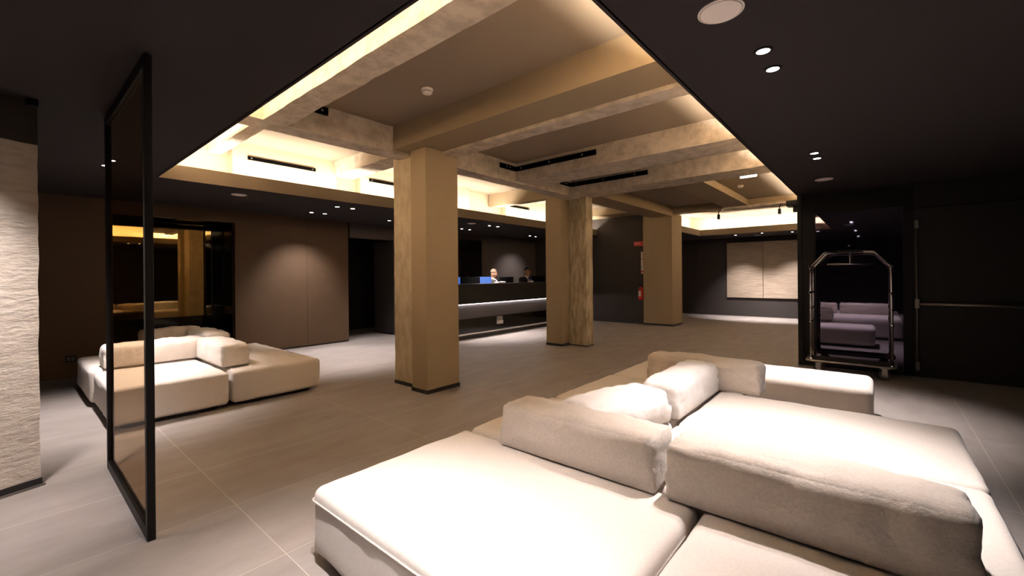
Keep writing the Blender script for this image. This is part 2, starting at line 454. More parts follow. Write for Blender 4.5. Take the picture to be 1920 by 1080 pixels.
beam('concrete_beam', M_conc, 'rough concrete beam with the longer black slot, second from the back', 5.78, OY0-CW, 3.16, 6.42, 4.83, SL1, rough=RG)
beam('concrete_beam', M_conc, 'rough concrete beam above the rear middle column', 7.55, OY0-CW, 3.16, 8.12, 4.83, SL1, rough=RG)
beam('tan_beam', M_tan, 'tan beam running to the far cove above the reception desk', 7.95, 5.08, 3.25, 8.17, 7.5, SL2)
beam('tan_beam', M_tan, 'tan cross beam between the rear middle column and the far tan column', 8.1, 4.53, 3.20, 12.6, 5.15, SL2)
beam('tan_beam', M_tan, 'tan cross beam beside the lit exit sign', 8.08, 2.57, 3.30, 12.7, 3.15, SL1)
beam('tan_beam', M_tan, 'tan beam over the charcoal cross wall', 11.9, 5.1, 3.34, 12.7, 7.6, SL2)
struct('far_beam', MB().box(12.6, OY0-CW, 3.28, 13.0, 5.2, SL1+.05), M_tan, 'tan beam crossing the far end of the opening', 'beam')
struct('concrete_edge', MB().box(12.58, OY0-.3, 3.245, 12.95, 3.2, 3.31), M_conc, 'broken concrete edge under the far tan beam', 'beam', rough=(0.03, 6.0, 0.12))

def column(label, parts, base):
    t = thing('column', base, label, 'column', kind='structure')
    for nm, m, b, rg in parts:
        mb = MB().box(*b); mb.build(nm, m, t, rough=rg)
    return t
column('front column, tan cladding with raw concrete on its left side', [
    ('cladding', M_tan, (3.47, 4.38, 0.05, 4.017, 4.69, 3.2), None),
    ('concrete_core', M_concs, (3.57, 4.69, 0.05, 4.0, 5.22, 3.2), (0.005, 6, .12)),
    ('base_trim', M_plinth, (3.462, 4.372, 0, 4.025, 4.70, 0.05), None),
    ('base_trim', M_plinth, (3.562, 4.70, 0, 4.008, 5.228, 0.05), None)], (3.74, 4.85, 0))
column('rear middle column, mottled concrete beside a tan-clad strip', [
    ('cladding', M_tan, (7.62, 5.10, 0.05, 8.2, 5.5, 3.2), None),
    ('concrete_core', M_concv, (7.9, 4.66, 0.01, 8.17, 5.10, 3.2), (0.006, 6, .12)),
    ('base_trim', M_plinth, (7.61, 5.09, 0, 8.205, 5.505, 0.05), None),
    ('base_trim', M_plinth, (7.89, 4.655, 0, 8.18, 5.09, 0.022), None)], (7.95, 5.05, 0))
column('smooth tan column beside the fire extinguisher', [
    ('cladding', M_tan, (12.5, 4.53, 0.05, 13.32, 5.40, 3.30), None),
    ('base_trim', M_plinth, (12.49, 4.52, 0, 13.33, 5.405, 0.05), None)], (12.9, 5.0, 0))
# left column in the foreground, its face turned slightly
M_upper = mat('brown_black_tone', (0.05, 0.042, 0.034), 0.8, spec=0.2)
lc = thing('column', (-0.3, 4.9, 0), 'rough pale concrete column at the left edge', 'column', kind='structure')
def skewbox(z0, z1, g=0.0):
    ang = math.atan2(4.686-4.608, 0.19)*0.8
    c = Vector((0.156+g, 4.686-g)); d1 = Vector((-math.cos(ang), -math.sin(ang))); d2 = Vector((-d1.y, d1.x))*-1
    d2 = Vector((-math.sin(ang)*-1, 0)) if False else Vector((d1.y, -d1.x))
    if d2.y < 0: d2 = -d2
    p = [c, c+d1*(0.7+2*g), c+d1*(0.7+2*g)+d2*(0.6+2*g), c+d2*(0.6+2*g)]
    return MB().poly([(v.x, v.y) for v in p], z0, z1)
skewbox(0.055, 2.49).build('concrete_shaft', M_board, lc, rough=(0.006, 7, .1))
skewbox(2.49, H).build('dark_upper_band', M_upper, lc)  # top stretch of the shaft in an even, darker brown-black
skewbox(0.012, 0.055, 0.010).build('base_trim', M_plinth, lc)
skewbox(0, 0.012, 0.026).build('floor_strip', M_barsteel, lc)
br = tag(rebase(MB().box(0.10, 4.60, H-.05, 0.16, 4.66, H, .006).build('bracket', M_metalblack), (0.13, 4.63, H)), 'small black bracket at the ceiling above the left concrete column', 'bracket')

# ------------------------------------------------------------------ right: dark wall with smoked glass, pilaster and fire door
WX = 8.5
struct('wall_right', MB().box(WX, -4.0, 0, WX+.15, -0.40, H).box(WX, -0.40, 2.53, WX+.15, 0.98, H).box(WX, -0.40, 0, WX+.15, 0.98, 0.03)
       .box(WX+.15, 0.83, 0, 17.0, 0.98, H), M_black, 'black wall to the right of the lounge', 'wall')
win = thing('window_1', (WX, 0.25, 0), 'tall smoked glass panel in a black frame behind the luggage cart', 'window', kind='structure')
fr = MB().box(WX-.03, 0.76, 0, WX+.1, 0.98, 2.75).box(WX-.02, -0.40, 0, WX+.1, -0.285, 2.75).box(WX-.02, -0.285, 2.46, WX+.1, 0.76, 2.75).box(WX-.02, -0.285, 0, WX+.1, 0.76, 0.03)
fr.build('frame', M_metalblack, win)
MB().box(WX+.0, -0.285, 0.03, WX+.02, 0.76, 2.46).build('pane', M_smoke, win)
struct('trim_3', MB().box(WX-.06, 0.94, 0, WX, 1.0, H), M_metalblack, 'black pilaster edge at the end of the dark wall', 'trim')
box = tag(rebase(MB().box(9.02, 1.0, 2.70, 9.3, 1.235, 2.80, .01).box(9.08, 1.0, 2.60, 9.22, 1.14, 2.70, .01).build('wall_box', M_metalblack), (9.16, 1.0, 2.60)), 'small black box at the ceiling edge beside the pilaster', 'box')
door = thing('door_1', (WX, -1.1, 0), 'plain black fire door with a push bar at the right edge', 'door', kind='structure')
MB().box(WX-.035, -1.75, 0.01, WX-.001, -0.405, 2.42, .004).build('panel', M_black, door)
bar = thing('push_bar', (WX-.04, -0.43, 1.05), 'grey push bar with vertical rods on the black fire door', 'push bar')
MB().tube([(WX-.07, -0.43, 0.17), (WX-.07, -0.43, 2.17)], 0.011).build('rod', M_barsteel, bar, smooth=True)
MB().box(WX-.095, -0.455, 2.13, WX-.036, -0.41, 2.25, .008).build('top_latch', M_barsteel, bar)
MB().box(WX-.095, -0.455, 0.10, WX-.036, -0.41, 0.22, .008).build('bottom_latch', M_barsteel, bar)
MB().box(WX-.105, -0.458, 0.985, WX-.036, -0.405, 1.125, .01).build('lock_case', M_barsteel, bar)
MB().tube([(WX-.10, -0.46, 1.05), (WX-.10, -1.60, 1.05)], 0.024).build('bar', M_barsteel, bar, smooth=True)
MB().box(WX-.12, -1.68, 0.96, WX-.036, -1.59, 1.15, .01).build('hinge_case', M_barsteel, bar)

# ------------------------------------------------------------------ mirror in the recess
mi = thing('mirror', (2.0, 10.5, 0.72), 'large bronze mirror in the black recess behind the far sofa', 'mirror')
MB().box(1.18, 10.49, 0.755, 2.75, 10.51, 2.585).build('pane', M_bronze, mi)
MB().box(1.16, 10.505, 0.735, 2.77, 10.548, 2.605).build('backing', M_metalblack, mi)

# ------------------------------------------------------------------ glass partition
gp = thing('glass_partition', (0.533, 3.93, 0), 'black-framed bronze glass partition standing left of centre', 'partition')
PX0, PX1, PYA, PYB, PT = 0.514, 0.553, 3.18, 4.69, 2.79
MB().box(PX0, PYA, 0, PX1, PYA+.05, PT, .003).build('post', M_metalblack, gp)
MB().box(PX0, PYB-.05, 0, PX1, PYB, PT, .003).build('post', M_metalblack, gp)
MB().box(PX0, PYA+.05, 0, PX1, PYB-.05, 0.07, .003).build('bottom_rail', M_metalblack, gp)
MB().box(PX0, PYA+.05, PT-.07, PX1, PYB-.05, PT, .003).build('top_rail', M_metalblack, gp)
MB().box(0.530, PYA+.04, 0.06, 0.538, PYB-.04, PT-.06).build('pane', M_glass, gp)

# ------------------------------------------------------------------ sofas
SEAT = 0.40
def module(label, x0, y0, x1, y1, group, z=SEAT, seed=1, piping=True, r=0.048, crown=0.017):
    cx, cy = (x0+x1)/2, (y0+y1)/2
    t = thing('sofa_module', (cx, cy, 0), label, 'sofa', group)
    g = 0.006
    lx, ly = x1-x0-2*g, y1-y0-2*g
    soft('body', (lx, ly, z-.045), r, M_fabric, t, (cx, cy, 0.045), crown=crown, seg=0.09, seed=seed, wr=0.006)
    MB().poly([(cx+sx, cy+sy) for sx, sy in ((-lx/2+.14, -ly/2+.08), (lx/2-.14, -ly/2+.08), (lx/2-.08, -ly/2+.14), (lx/2-.08, ly/2-.14), (lx/2-.14, ly/2-.08), (-lx/2+.14, ly/2-.08), (-lx/2+.08, ly/2-.14), (-lx/2+.08, -ly/2+.14))], 0, 0.075).build('plinth', M_plinth, t)
    if piping:
        pz = z-.065; rr_ = r*0.7
        pts = []
        for (qx, qy, a0) in ((lx/2-rr_, ly/2-rr_, 0), (-lx/2+rr_, ly/2-rr_, 90), (-lx/2+rr_, -ly/2+rr_, 180), (lx/2-rr_, -ly/2+rr_, 270)):
            for s in range(5):
                a = math.radians(a0+s*22.5)
                pts.append((cx+qx+(rr_+.002)*math.cos(a), cy+qy+(rr_+.002)*math.sin(a), pz))
        MB().tube(pts, 0.0045, 6, closed=True).build('piping', M_fabric2, t, smooth=True)
    return t
G1 = 'modules of the large sofa in the foreground'
module('large sofa module at the front left corner of the foreground sofa', 1.03, 0.655, 2.165, 2.29, G1, seed=1)
module('front sofa module below the longest greige bolster, cut by the bottom edge', 0.50, -0.44, 2.165, 0.640, G1, seed=2)
module('sofa module behind the front bolsters, second along the rear edge', 2.18, 1.165, 3.24, 2.29, G1, seed=3)
module('sofa module under the two white cushions, third along the rear edge', 3.255, 1.165, 4.375, 2.29, G1, seed=4)
module('farthest sofa module, under the short bolster at the end of the sofa', 4.39, 1.13, 5.50, 2.29, G1, seed=5)
module('brightly lit sofa module right of the long front bolster', 2.18, -0.44, 3.215, 1.155, G1, seed=6)
module('brightly lit sofa module in front of the raised end block', 3.225, -0.44, 4.375, 1.155, G1, seed=7)
module('white chaise module standing apart beyond the right end of the foreground sofa', 5.19, 0.03, 5.98, 1.115, G1, z=0.41, seed=8, piping=False, r=0.075)

def bolster(label, c, ang, seed, z=SEAT+.008, size=(1.04, 0.30, 0.27), m=None, group='bolsters on the foreground sofa', tilt=0.0, puff=.020, wr=.008, r=.055):
    t = thing('bolster', (c[0], c[1], z), label, 'cushion', group)
    soft('cushion', size, r, m or M_fabric2, t, (c[0], c[1], z), rot=(tilt, 0, ang), seg=0.035, seed=seed, wr=wr, wrinkle_end=0.017, puff=puff, flat=0.4)
    return t
PI = math.pi
bolster('greige bolster with a gathered end, left one on the foreground sofa', (2.215, 1.36), PI/2, 11, size=(1.03, .30, .27))
bolster('longest-looking greige bolster nearest the viewer on the foreground sofa', (2.22, 0.265), PI/2, 12, size=(1.06, .31, .28))
bolster('greige bolster at the far end of the foreground sofa', (4.47, 1.32), PI/2, 13)
bolster('white bolster lying in front of the far greige bolster', (3.77, 1.28), 0.0, 14, m=M_white)
bolster('softer white cushion lying behind the left greige bolster', (2.83, 1.44), math.radians(-16), 15, m=M_white, size=(.84, .34, .25), puff=.03, wr=.012, r=.085)

G2 = 'modules of the far sofa'
module('near left module of the far sofa, partly behind the glass partition', 0.65, 5.70, 1.675, 7.00, G2, z=0.42, seed=21, piping=False)
module('rear left module of the far sofa, closest to the mirror', 0.62, 7.015, 1.675, 8.42, G2, z=0.43, seed=22, piping=False)
module('right-hand module of the far sofa with an empty seat', 1.69, 5.70, 2.74, 7.98, G2, z=0.42, seed=23, piping=False)
G3 = 'cushions on the far sofa'
bolster('long cream bolster crossing the far sofa behind the glass partition', (1.26, 7.13), 0.0, 24, z=0.44, group=G3, m=M_cream_fabric)
bolster('cream box cushion with creased end at the middle of the far sofa', (1.80, 6.455), PI/2, 25, z=0.44, group=G3, m=M_cream_fabric)
bolster('cream bolster half hidden behind the box cushion on the far sofa', (1.94, 7.58), PI/2, 26, z=0.44, group=G3, size=(1.0, .30, .30), m=M_fabric)
bolster('shaded bolster along the mirror side of the far sofa', (1.63, 8.24), 0.0, 27, z=0.445, group=G3, size=(.74, .28, .31))

# ------------------------------------------------------------------ luggage cart
CX0, CX1, CY0, CY1, CZ = 7.86, 8.27, -0.19, 0.83, 0.20
lcg = thing('luggage_cart', ((CX0+CX1)/2, 0.32, 0), 'chrome birdcage luggage cart with black deck by the smoked glass', 'luggage cart')
MB().box(CX0+.015, CY0+.015, CZ-.03, CX1-.015, CY1-.015, CZ+.005, .01).build('deck', M_carpet, lcg)
pts = []
for (qx, qy, a0) in ((CX1-.06, CY1-.06, 0), (CX0+.06, CY1-.06, 90), (CX0+.06, CY0+.06, 180), (CX1-.06, CY0+.06, 270)):
    for k in range(5):
        a = math.radians(a0+k*22.5); pts.append((qx+.06*math.cos(a), qy+.06*math.sin(a), CZ-.012))
MB().tube(pts, 0.017, 8, closed=True).build('bumper', M_steel, lcg, smooth=True)
UX = (7.885, 8.235); UY = (-0.148, 0.772)
for ux in UX:
    for uy in UY:
        cx_ = 8.06+(ux-8.06)*0.9; s = 1 if uy < .3 else -1
        path = [(ux, uy, CZ), (ux, uy, 1.575), (ux, uy+s*.012, 1.60), (cx_, uy+s*.165, 1.79), (cx_, uy+s*.19, 1.805), (8.06+(ux-8.06)*.6, 0.31-s*.12, 1.81)]
        u_ = MB().tube(path, 0.0165, 10).build('upright', M_chrome, lcg, smooth=True)
        for zz in (1.595, 1.21, 0.97, 0.775, CZ+.01): MB().lathe((ux, uy, zz-.018), [(0.019, 0), (0.0235, .006), (0.0235, .03), (0.019, .036)], seg=14).build('collar', M_chrome, u_)
for uy in UY:
    for zz in (0.97, 0.775):
        if uy > .3: MB().tube([(UX[0], uy, zz), (UX[1], uy, zz)], 0.008, 8).build('side_rail', M_chrome, lcg, smooth=True)
MB().box(7.93, 0.16, 1.795, 8.19, 0.46, 1.835, .012).build('top_plate', M_metalblack, lcg)
MB().lathe((8.06, 0.31, 1.83), [(0.007, 0), (0.007, .05), (0.018, .058), (0.022, .072), (0.016, .086), (0.004, .092)], seg=16).build('finial', M_chrome, lcg, smooth=True)
hg = MB().tube([(8.06, 0.035, 1.635), (8.06, 0.58, 1.635)], 0.0125, 10).build('hanging_rail', M_chrome, lcg, smooth=True)
MB().tube([(8.06, 0.305, 1.64), (8.06, 0.305, 1.80)], 0.010, 8).build('rail_stem', M_steel, lcg, smooth=True)
for cx_ in (CX0+.10, CX1-.10):
    for cy_ in (CY0+.12, CY1-.14):
        w_ = MB().lathe((cx_-.022, cy_, 0.066), [(0.03, 0), (0.058, .002), (0.066, .010), (0.066, .034), (0.058, .042), (0.03, .044)], axis=(1, 0, 0), seg=22).build('caster_wheel', M_rubber, lcg, smooth=False)
        MB().box(cx_-.034, cy_-.03, 0.05, cx_-.026, cy_+.03, 0.168, .002).box(cx_+.026, cy_-.03, 0.05, cx_+.034, cy_+.03, 0.168, .002).box(cx_-.05, cy_-.05, 0.155, cx_+.05, cy_+.05, 0.170, .002).build('fork', M_steel, w_)
        MB().lathe((cx_-.036, cy_, 0.066), [(0.012, 0), (0.012, .072)], axis=(1, 0, 0), seg=12).build('axle', M_chrome, w_)

# ------------------------------------------------------------------ reception desk
dk = thing('reception_desk', (9.3, 7.8, 0), 'long black reception desk with a glowing light line along its front', 'desk')
DX0, DX1 = 6.0, 12.55
MB().box(DX0, 7.45, 0.835, DX1, 7.60, 1.305, .004).build('counter_front', M_desk, dk)
MB().box(DX0, 7.44, 1.295, DX1, 7.78, 1.315, .003).build('counter_top', M_desk, dk)
MB().box(DX0, 7.62, 0.74, DX1, 8.08, 0.78, .003).build('work_surface', M_desk, dk)
MB().box(DX0, 7.60, 0.47, DX1, 7.66, 1.29).build('recessed_panel', M_deskmid, dk)
MB().box(DX0, 7.58, 0.12, DX1, 7.68, 0.47, .003).build('lower_panel', M_gloss, dk)
MB().box(DX0, 7.47, 0.095, DX1, 7.60, 0.118).build('foot_line', M_alu, dk)
MB().box(DX0, 7.475, 0, DX1, 7.70, 0.095).build('plinth', M_plinth, dk)
MB().box(DX0+.05, 7.582, 0.821, DX1-.05, 7.597, 0.834).build('light_strip', M_ledw, dk)
fl = thing('floor_box', (8.38, 7.56, 0.25), 'small pale box with a grey lid on the front of the reception desk', 'box')
MB().box(8.285, 7.535, 0.255, 8.495, 7.58, 0.34, .004).build('body', M_plastic, fl)
MB().box(8.285, 7.55, 0.345, 8.495, 7.58, 0.45, .004).build('lid', M_steel, fl)

def monitor(label, x0, x1, z0, z1, y, screen=None, rot=0.0, group='monitors on the reception desk'):
    t = thing('monitor', ((x0+x1)/2, y, 0.78), label, 'monitor', group)
    MB().box(x0, y-.02, z0, x1, y+.02, z1, .006).build('housing', M_matte, t)
    MB().tube([((x0+x1)/2, y+.03, 0.80), ((x0+x1)/2, y+.03, (z0+z1)/2)], 0.02, 8).build('stand', M_metalblack, t)
    MB().box((x0+x1)/2-.14, y-.06, 0.78, (x0+x1)/2+.14, y+.12, 0.80, .004).build('foot', M_metalblack, t)
    if screen: MB().box(x0+.015, y-.024, z0+.015, x1-.015, y-.0195, z1-.012).build('screen', M_screen, t)
    else: MB().box(x0+.015, y+.0195, z0+.015, x1-.015, y+.024, z1-.012).build('screen', M_gloss, t)
    return t
monitor('black monitor back left of the shaven-headed receptionist', 7.27, 7.93, 1.10, 1.485, 7.84)
monitor('bright blue screen right behind the left black monitor', 7.95, 8.50, 1.10, 1.495, 7.97, screen=True)
monitor('bright blue screen beside the front column, at the left end of the desk', 6.80, 7.41, 1.10, 1.495, 7.97, screen=True)
monitor('black monitor back between the two receptionists', 8.71, 9.27, 1.10, 1.475, 7.84)
monitor('black monitor back at the right end of the desk', 10.13, 10.78, 1.10, 1.49, 7.84)
pp = tag(rebase(MB().box(8.27, 7.49, 1.315, 8.55, 7.64, 1.352, .006).build('cuffs', M_paper), (8.41, 7.56, 1.315)), 'plain white block for the sleeves and hand of the left receptionist', 'cuffs')  # block stands for white shirt sleeves and hand
pp = tag(rebase(MB().box(9.65, 7.50, 1.315, 9.78, 7.62, 1.365, .01).build('desk_bell', M_paper), (9.71, 7.56, 1.315)), 'small pale object on the counter by the right receptionist', 'desk item')
# dark glossy panel on the wall behind the desk
wp = tag(rebase(MB().box(7.2, 9.53, 0.0, 9.75, 9.56, 2.62).build('wall_glass', M_gloss), (8.5, 9.545, 0)), 'black glossy glass panel on the wall behind the receptionists', 'panel', kind='structure')

# ------------------------------------------------------------------ people behind the desk
def skinned(name, m, parent, joints, edges, root=0, sub=2):
    me = bpy.data.meshes.new(name)
    base = Vector(parent.location)
    me.from_pydata([Vector(j[:3])-base for j in joints], edges, [])
    o = bpy.data.objects.new(name, me); COL.objects.link(o); o.parent = parent
    md = o.modifiers.new('skin', 'SKIN')
    md.use_smooth_shade = True
    for i, j in enumerate(joints):
        sv = me.skin_vertices[0].data[i]
        r_ = j[3]
        sv.radius = r_ if isinstance(r_, tuple) else (r_, r_)
        sv.use_root = (i == root)
    sb = o.modifiers.new('subsurf', 'SUBSURF'); sb.levels = sub; sb.render_levels = sub
    me.materials.append(m)
    # bake the modifiers into plain mesh
    dg = bpy.context.evaluated_depsgraph_get(); dg.update()
    nm = bpy.data.meshes.new_from_object(o.evaluated_get(dg))
    o.modifiers.clear(); o.data = nm
    for p in nm.polygons: p.use_smooth = True
    if not nm.materials: nm.materials.append(m)
    return o

def person(loc, face, label, H_=1.74, lean=0.10, hair='b', screen_tint=False):
    """standing behind the desk, head bowed; face = facing angle in plan"""
    t = thing('person', loc, label, 'person', 'receptionists behind the desk')
    f = Vector((math.cos(face), math.sin(face), 0)); s = Vector((-f.y, f.x, 0)); u = Vector((0, 0, 1))
    L = Vector(loc); k = H_/1.74
    def P(a, b, c): return L+(f*a+s*b+u*c)*k
    ln = lean
    body = []; ed = []
    def add(p, r, par=None):
        body.append((p.x, p.y, p.z, (r[0]*k, r[1]*k) if isinstance(r, tuple) else r*k))
        if par is not None: ed.append((par, len(body)-1))
        return len(body)-1
    pel = add(P(0, 0, .95), .13)
    wst = add(P(ln*.3, 0, 1.10), .125, pel); chs = add(P(ln*.7, 0, 1.30), .14, wst)
    nk0 = add(P(ln, 0, 1.45), .065, chs); nk1 = add(P(ln+.025, 0, 1.50), .056, nk0)
    hd0 = add(P(ln+.05, 0, 1.565), (.072, .082), nk1); hd1 = add(P(ln+.055, 0, 1.63), (.083, .097), hd0); hd2 = add(P(ln+.035, 0, 1.695), (.066, .074), hd1)
    add(P(ln+.168, 0, 1.575), .014, hd0)
    for sg in (1, -1):
        add(P(ln+.045, sg*.094, 1.595), .014, hd0)
        sh = add(P(ln*.8, sg*.19, 1.39), .056, chs); el = add(P(ln*.8+.10, sg*.235, 1.12), .043, sh)
        wr_ = add(P(ln+.33, sg*.16, 1.13), .030, el); pm = add(P(ln+.40, sg*.14, 1.14), (.034, .02), wr_)
        for q_ in range(4):
            k1 = add(P(ln+.455, sg*(.14+(q_-1.5)*.021), 1.140), .0088, pm)
            add(P(ln+.488+(.008 if q_ in (1, 2) else 0), sg*(.14+(q_-1.5)*.022), 1.120), .0080, k1)
        th = add(P(ln+.41, sg*(.14-.045), 1.132), .0095, wr_)
        hp = add(P(0, sg*.10, .90), .088, pel); kn = add(P(.02, sg*.11, .50), .058, hp); an = add(P(0, sg*.11, .09), .042, kn)
        add(P(.14, sg*.115, .035), .036, an)
    skinned('body', M_skin, t, body, ed)
    # jacket
    J = []; E = []
    def aj(p, r, par=None):
        J.append((p.x, p.y, p.z, (r[0]*k, r[1]*k) if isinstance(r, tuple) else r*k))
        if par is not None: E.append((par, len(J)-1))
        return len(J)-1
    a = aj(P(0, 0, .86), .165); b = aj(P(ln*.3, 0, 1.10), .15, a); c = aj(P(ln*.7, 0, 1.31), .165, b); d = aj(P(ln*.9, 0, 1.42), .085, c)
    for sg in (1, -1):
        e_ = aj(P(ln*.8, sg*.195, 1.39), .078, c); g_ = aj(P(ln*.8+.10, sg*.24, 1.12), .060, e_); aj(P(ln+.29, sg*.17, 1.128), .046, g_)
    skinned('jacket', M_suit, t, J, E)
    # trousers and shoes
    J = []; E = []
    a = aj(P(0, 0, .93), .14)
    for sg in (1, -1):
        h_ = aj(P(0, sg*.10, .86), .10, a); n_ = aj(P(.02, sg*.11, .50), .075, h_); aj(P(0, sg*.11, .08), .06, n_)
    skinned('trousers', M_suit, t, J, E)
    # shirt collar and front
    mb = MB()
    for sg in (1, -1):
        mb.tube([P(ln+.01, sg*.055, 1.475), P(ln+.085, sg*.045, 1.43), P(ln+.13, sg*.006, 1.33)], [.020*k, .022*k, .016*k], 8)
    mb.tube([P(ln+.07, 0, 1.44), P(ln+.135, 0, 1.36), P(ln+.135, 0, 1.24)], [.035*k, .034*k, .03*k], 10)
    mb.build('shirt', M_shirt, t, smooth=True)
    if screen_tint:  # screen light on the chest, painted as a blue strip
        mb = MB()
        mb.tube([P(ln+.10, 0, 1.43), P(ln+.15, 0, 1.40), P(ln+.165, 0, 1.30), P(ln+.155, 0, 1.18)], [.03*k, .035*k, .045*k, .03*k], 10)
        mb.build('screen_tint', M_screentint, t, smooth=True)
        MB().box(*(P(ln+.19, -.035, 1.345)), *(P(ln+.20, .035, 1.375))).build('name_badge', M_paper, t)
    # hair cap
    mb = MB(); bmh = bmesh.new(); bmesh.ops.create_uvsphere(bmh, u_segments=20, v_segments=14, radius=1)
    hr = (.104, .096, .108) if hair == 'b' else (.093, .084, .100)
    for v in list(bmh.verts):
        if hair != 'b' and (v.co.z < 0.05): pass
    dele = [v for v in bmh.verts if v.co.z < (-.35 if hair == 'b' and v.co.x < -.1 else .22 if v.co.x > .35 else .0)]
    bmesh.ops.delete(bmh, geom=dele, context='VERTS')
    for v in bmh.verts:
        n_ = 1+(.06*noise.noise(v.co*4) if hair == 'b' else .0)
        x, y, z = v.co*n_
        q_ = P(ln+.045+x*hr[0], y*hr[1], 1.650+z*hr[2]); v.co = q_
    me = bpy.data.meshes.new('x'); bmh.to_mesh(me); bmh.free(); mb.bm.from_mesh(me); bpy.data.meshes.remove(me)
    mb.build('hair', M_hairb if hair == 'b' else M_hairg, t, smooth=True)
    for sg in (1, -1): MB().lathe(P(ln+.137, sg*.035, 1.607), [(.002, -.003*k), (.006*k, -.002*k), (.0075*k, 0), (.006*k, .003*k), (.002, .004*k)], axis=f, seg=10).build('eye', M_suit, t, smooth=True)
    MB().tube([P(ln+.126, -.022, 1.530), P(ln+.135, 0, 1.528), P(ln+.126, .022, 1.530)], .006*k, 6).build('mouth', mat('lip_'+hair, (.35, .13, .10), .5), t, smooth=True)
    return t
person((8.66, 8.26, 0), math.radians(-40), 'shaven-headed person in a dark suit looking down behind the desk', 1.70, 0.14, 'g')
person((10.40, 8.36, 0), math.radians(-100), 'dark-haired person in a dark jacket behind the desk, blue screen light painted on the chest', 1.76, 0.13, 'b', screen_tint=True)

# ------------------------------------------------------------------ far wall panels, signs and safety gear
ap = thing('wood_panel', (16.98, 3.1, 1.6), 'pale relief-carved wood artwork in two boards on the far black wall', 'artwork')
MB().box(16.94, 3.02, 0.66, 16.99, 4.16, 2.62, .004).build('board', M_art, ap)
MB().box(16.94, 1.4, 0.66, 16.99, 3.005, 2.62, .004).build('board', M_art, ap)

fe = thing('fire_extinguisher', (12.52, 5.47, 0.74), 'red fire extinguisher on the charcoal wall beside the tan column', 'fire extinguisher')
MB().lathe((12.515, 5.49, 0.74), [(0.06, 0), (0.075, .015), (0.075, .32), (0.055, .37), (0.025, .40), (0.025, .42)], seg=20).build('cylinder', M_red, fe, smooth=True)
MB().box(12.49, 5.46, 1.155, 12.54, 5.53, 1.20, .006).build('valve', M_metalblack, fe)
MB().tube([(12.50, 5.52, 1.17), (12.45, 5.56, 1.12), (12.44, 5.565, 0.95), (12.45, 5.56, 0.82)], 0.010, 8).build('hose', M_rubber, fe, smooth=True)
MB().box(12.437, 5.455, 0.85, 12.441, 5.53, 1.02).build('label_sticker', M_paper, fe)
sg = thing('hanging_sign', (12.56, 5.58, 2.45), 'red rectangular sign high on the charcoal wall', 'sign')
MB().box(12.575, 5.42, 2.385, 12.595, 5.735, 2.525, .003).build('plate', M_red, sg)
ln_ = MB()
for zz in (2.43, 2.46, 2.485):
    ln_.box(12.572, 5.54, zz, 12.5755, 5.72, zz+.008)
ln_.build('print', mat('pink_print', (.75, .35, .33), .6), sg)
for i, (za, zb, lb) in enumerate(((1.985, 2.205, 'topmost white notice of the three beside the tan column'), (1.755, 1.965, 'middle white notice of the three beside the tan column'), (1.52, 1.745, 'lowest white and red notice of the three beside the tan column'))):
    n_ = thing('notice', (12.59, 5.46, za), lb, 'notice', 'notices above the fire extinguisher')
    MB().box(12.585, 5.36, za, 12.597, 5.51, zb, .002).build('sheet', M_paper, n_)
    pr = MB()
    for k in range(5):
        pr.box(12.583, 5.37, za+.025+k*.035, 12.5855, 5.495-(k % 3)*.02, za+.033+k*.035)
    if i == 2: pr.box(12.583, 5.36, za, 12.5855, 5.51, za+.018).box(12.583, 5.36, za+.06, 12.5855, 5.51, za+.10)
    pr.build('print', M_red, n_)

ex = thing('exit_sign', (9.28, 1.88, 3.36), 'small lit white emergency sign under the raised ceiling', 'sign')
MB().box(9.26, 1.75, 3.36, 9.28, 2.02, 3.458, .003).build('face', M_exit, ex)
MB().box(9.28, 1.74, 3.365, 9.32, 2.03, SL1, .003).build('housing', M_plastic, ex)
def detector(x, y, z, label):
    t = thing('smoke_detector', (x, y, z), label, 'smoke detector', 'smoke detectors')
    MB().lathe((x, y, z-.025), [(.055, 0), (.06, .006), (.06, .025)], seg=24).build('base', M_plastic, t)
    MB().lathe((x, y, z-.055), [(.02, 0), (.045, .006), (.052, .018), (.05, .028)], seg=24).build('sensor_head', M_plastic, t, smooth=True)
detector(2.86, 3.57, SL1, 'white smoke detector in the ceiling bay left of the broad tan beam')
detector(10.55, 2.30, SL1, 'white smoke detector near the lit exit sign')
for x, y, lb in ((12.45, 3.25, 'small black spotlight under the far beam, nearer the tan column'), (12.45, 1.84, 'small black spotlight under the far beam, nearer the dark wall')):
    t = thing('spotlight', (x, y, 3.0), lb, 'spotlight', 'black spotlights under the far beam')
    MB().lathe((x, y, 2.98), [(.03, 0), (.038, .005), (.036, .13)], seg=16).build('barrel', M_metalblack, t)
    MB().tube([(x, y, 3.10), (x, y, 3.16), (x+.25, y, 3.27)], .012, 8).build('stem', M_metalblack, t)

def slot(label, b, holes):
    t = thing('air_diffuser', ((b[0]+b[3])/2, (b[1]+b[4])/2, b[2]), label, 'air vent', 'black slot air diffusers')
    MB().box(*b, .002).build('slot', M_slot, t)
    x0, y0, z0, x1, y1, z1 = b
    if x1-x0 > y1-y0:
        for k in holes: MB().lathe((x0+(x1-x0)*k, y0, (z0+z1)/2), [(.012, -.004), (.014, 0)], axis=(0, 1, 0), seg=10).build('screw', M_steel, t)
    else:
        for k in holes: MB().lathe((x0, y0+(y1-y0)*k, (z0+z1)/2), [(.012, -.004), (.014, 0)], axis=(1, 0, 0), seg=10).build('screw', M_steel, t)
slot('black slot diffuser on the lit cove panel at the left', (2.42, 7.365, 3.33, 3.47, 7.385, 3.385), (.05, .95))
slot('black slot diffuser just left of the front column, half hidden', (4.50, 7.365, 3.33, 5.6, 7.385, 3.385), (.05, .95))
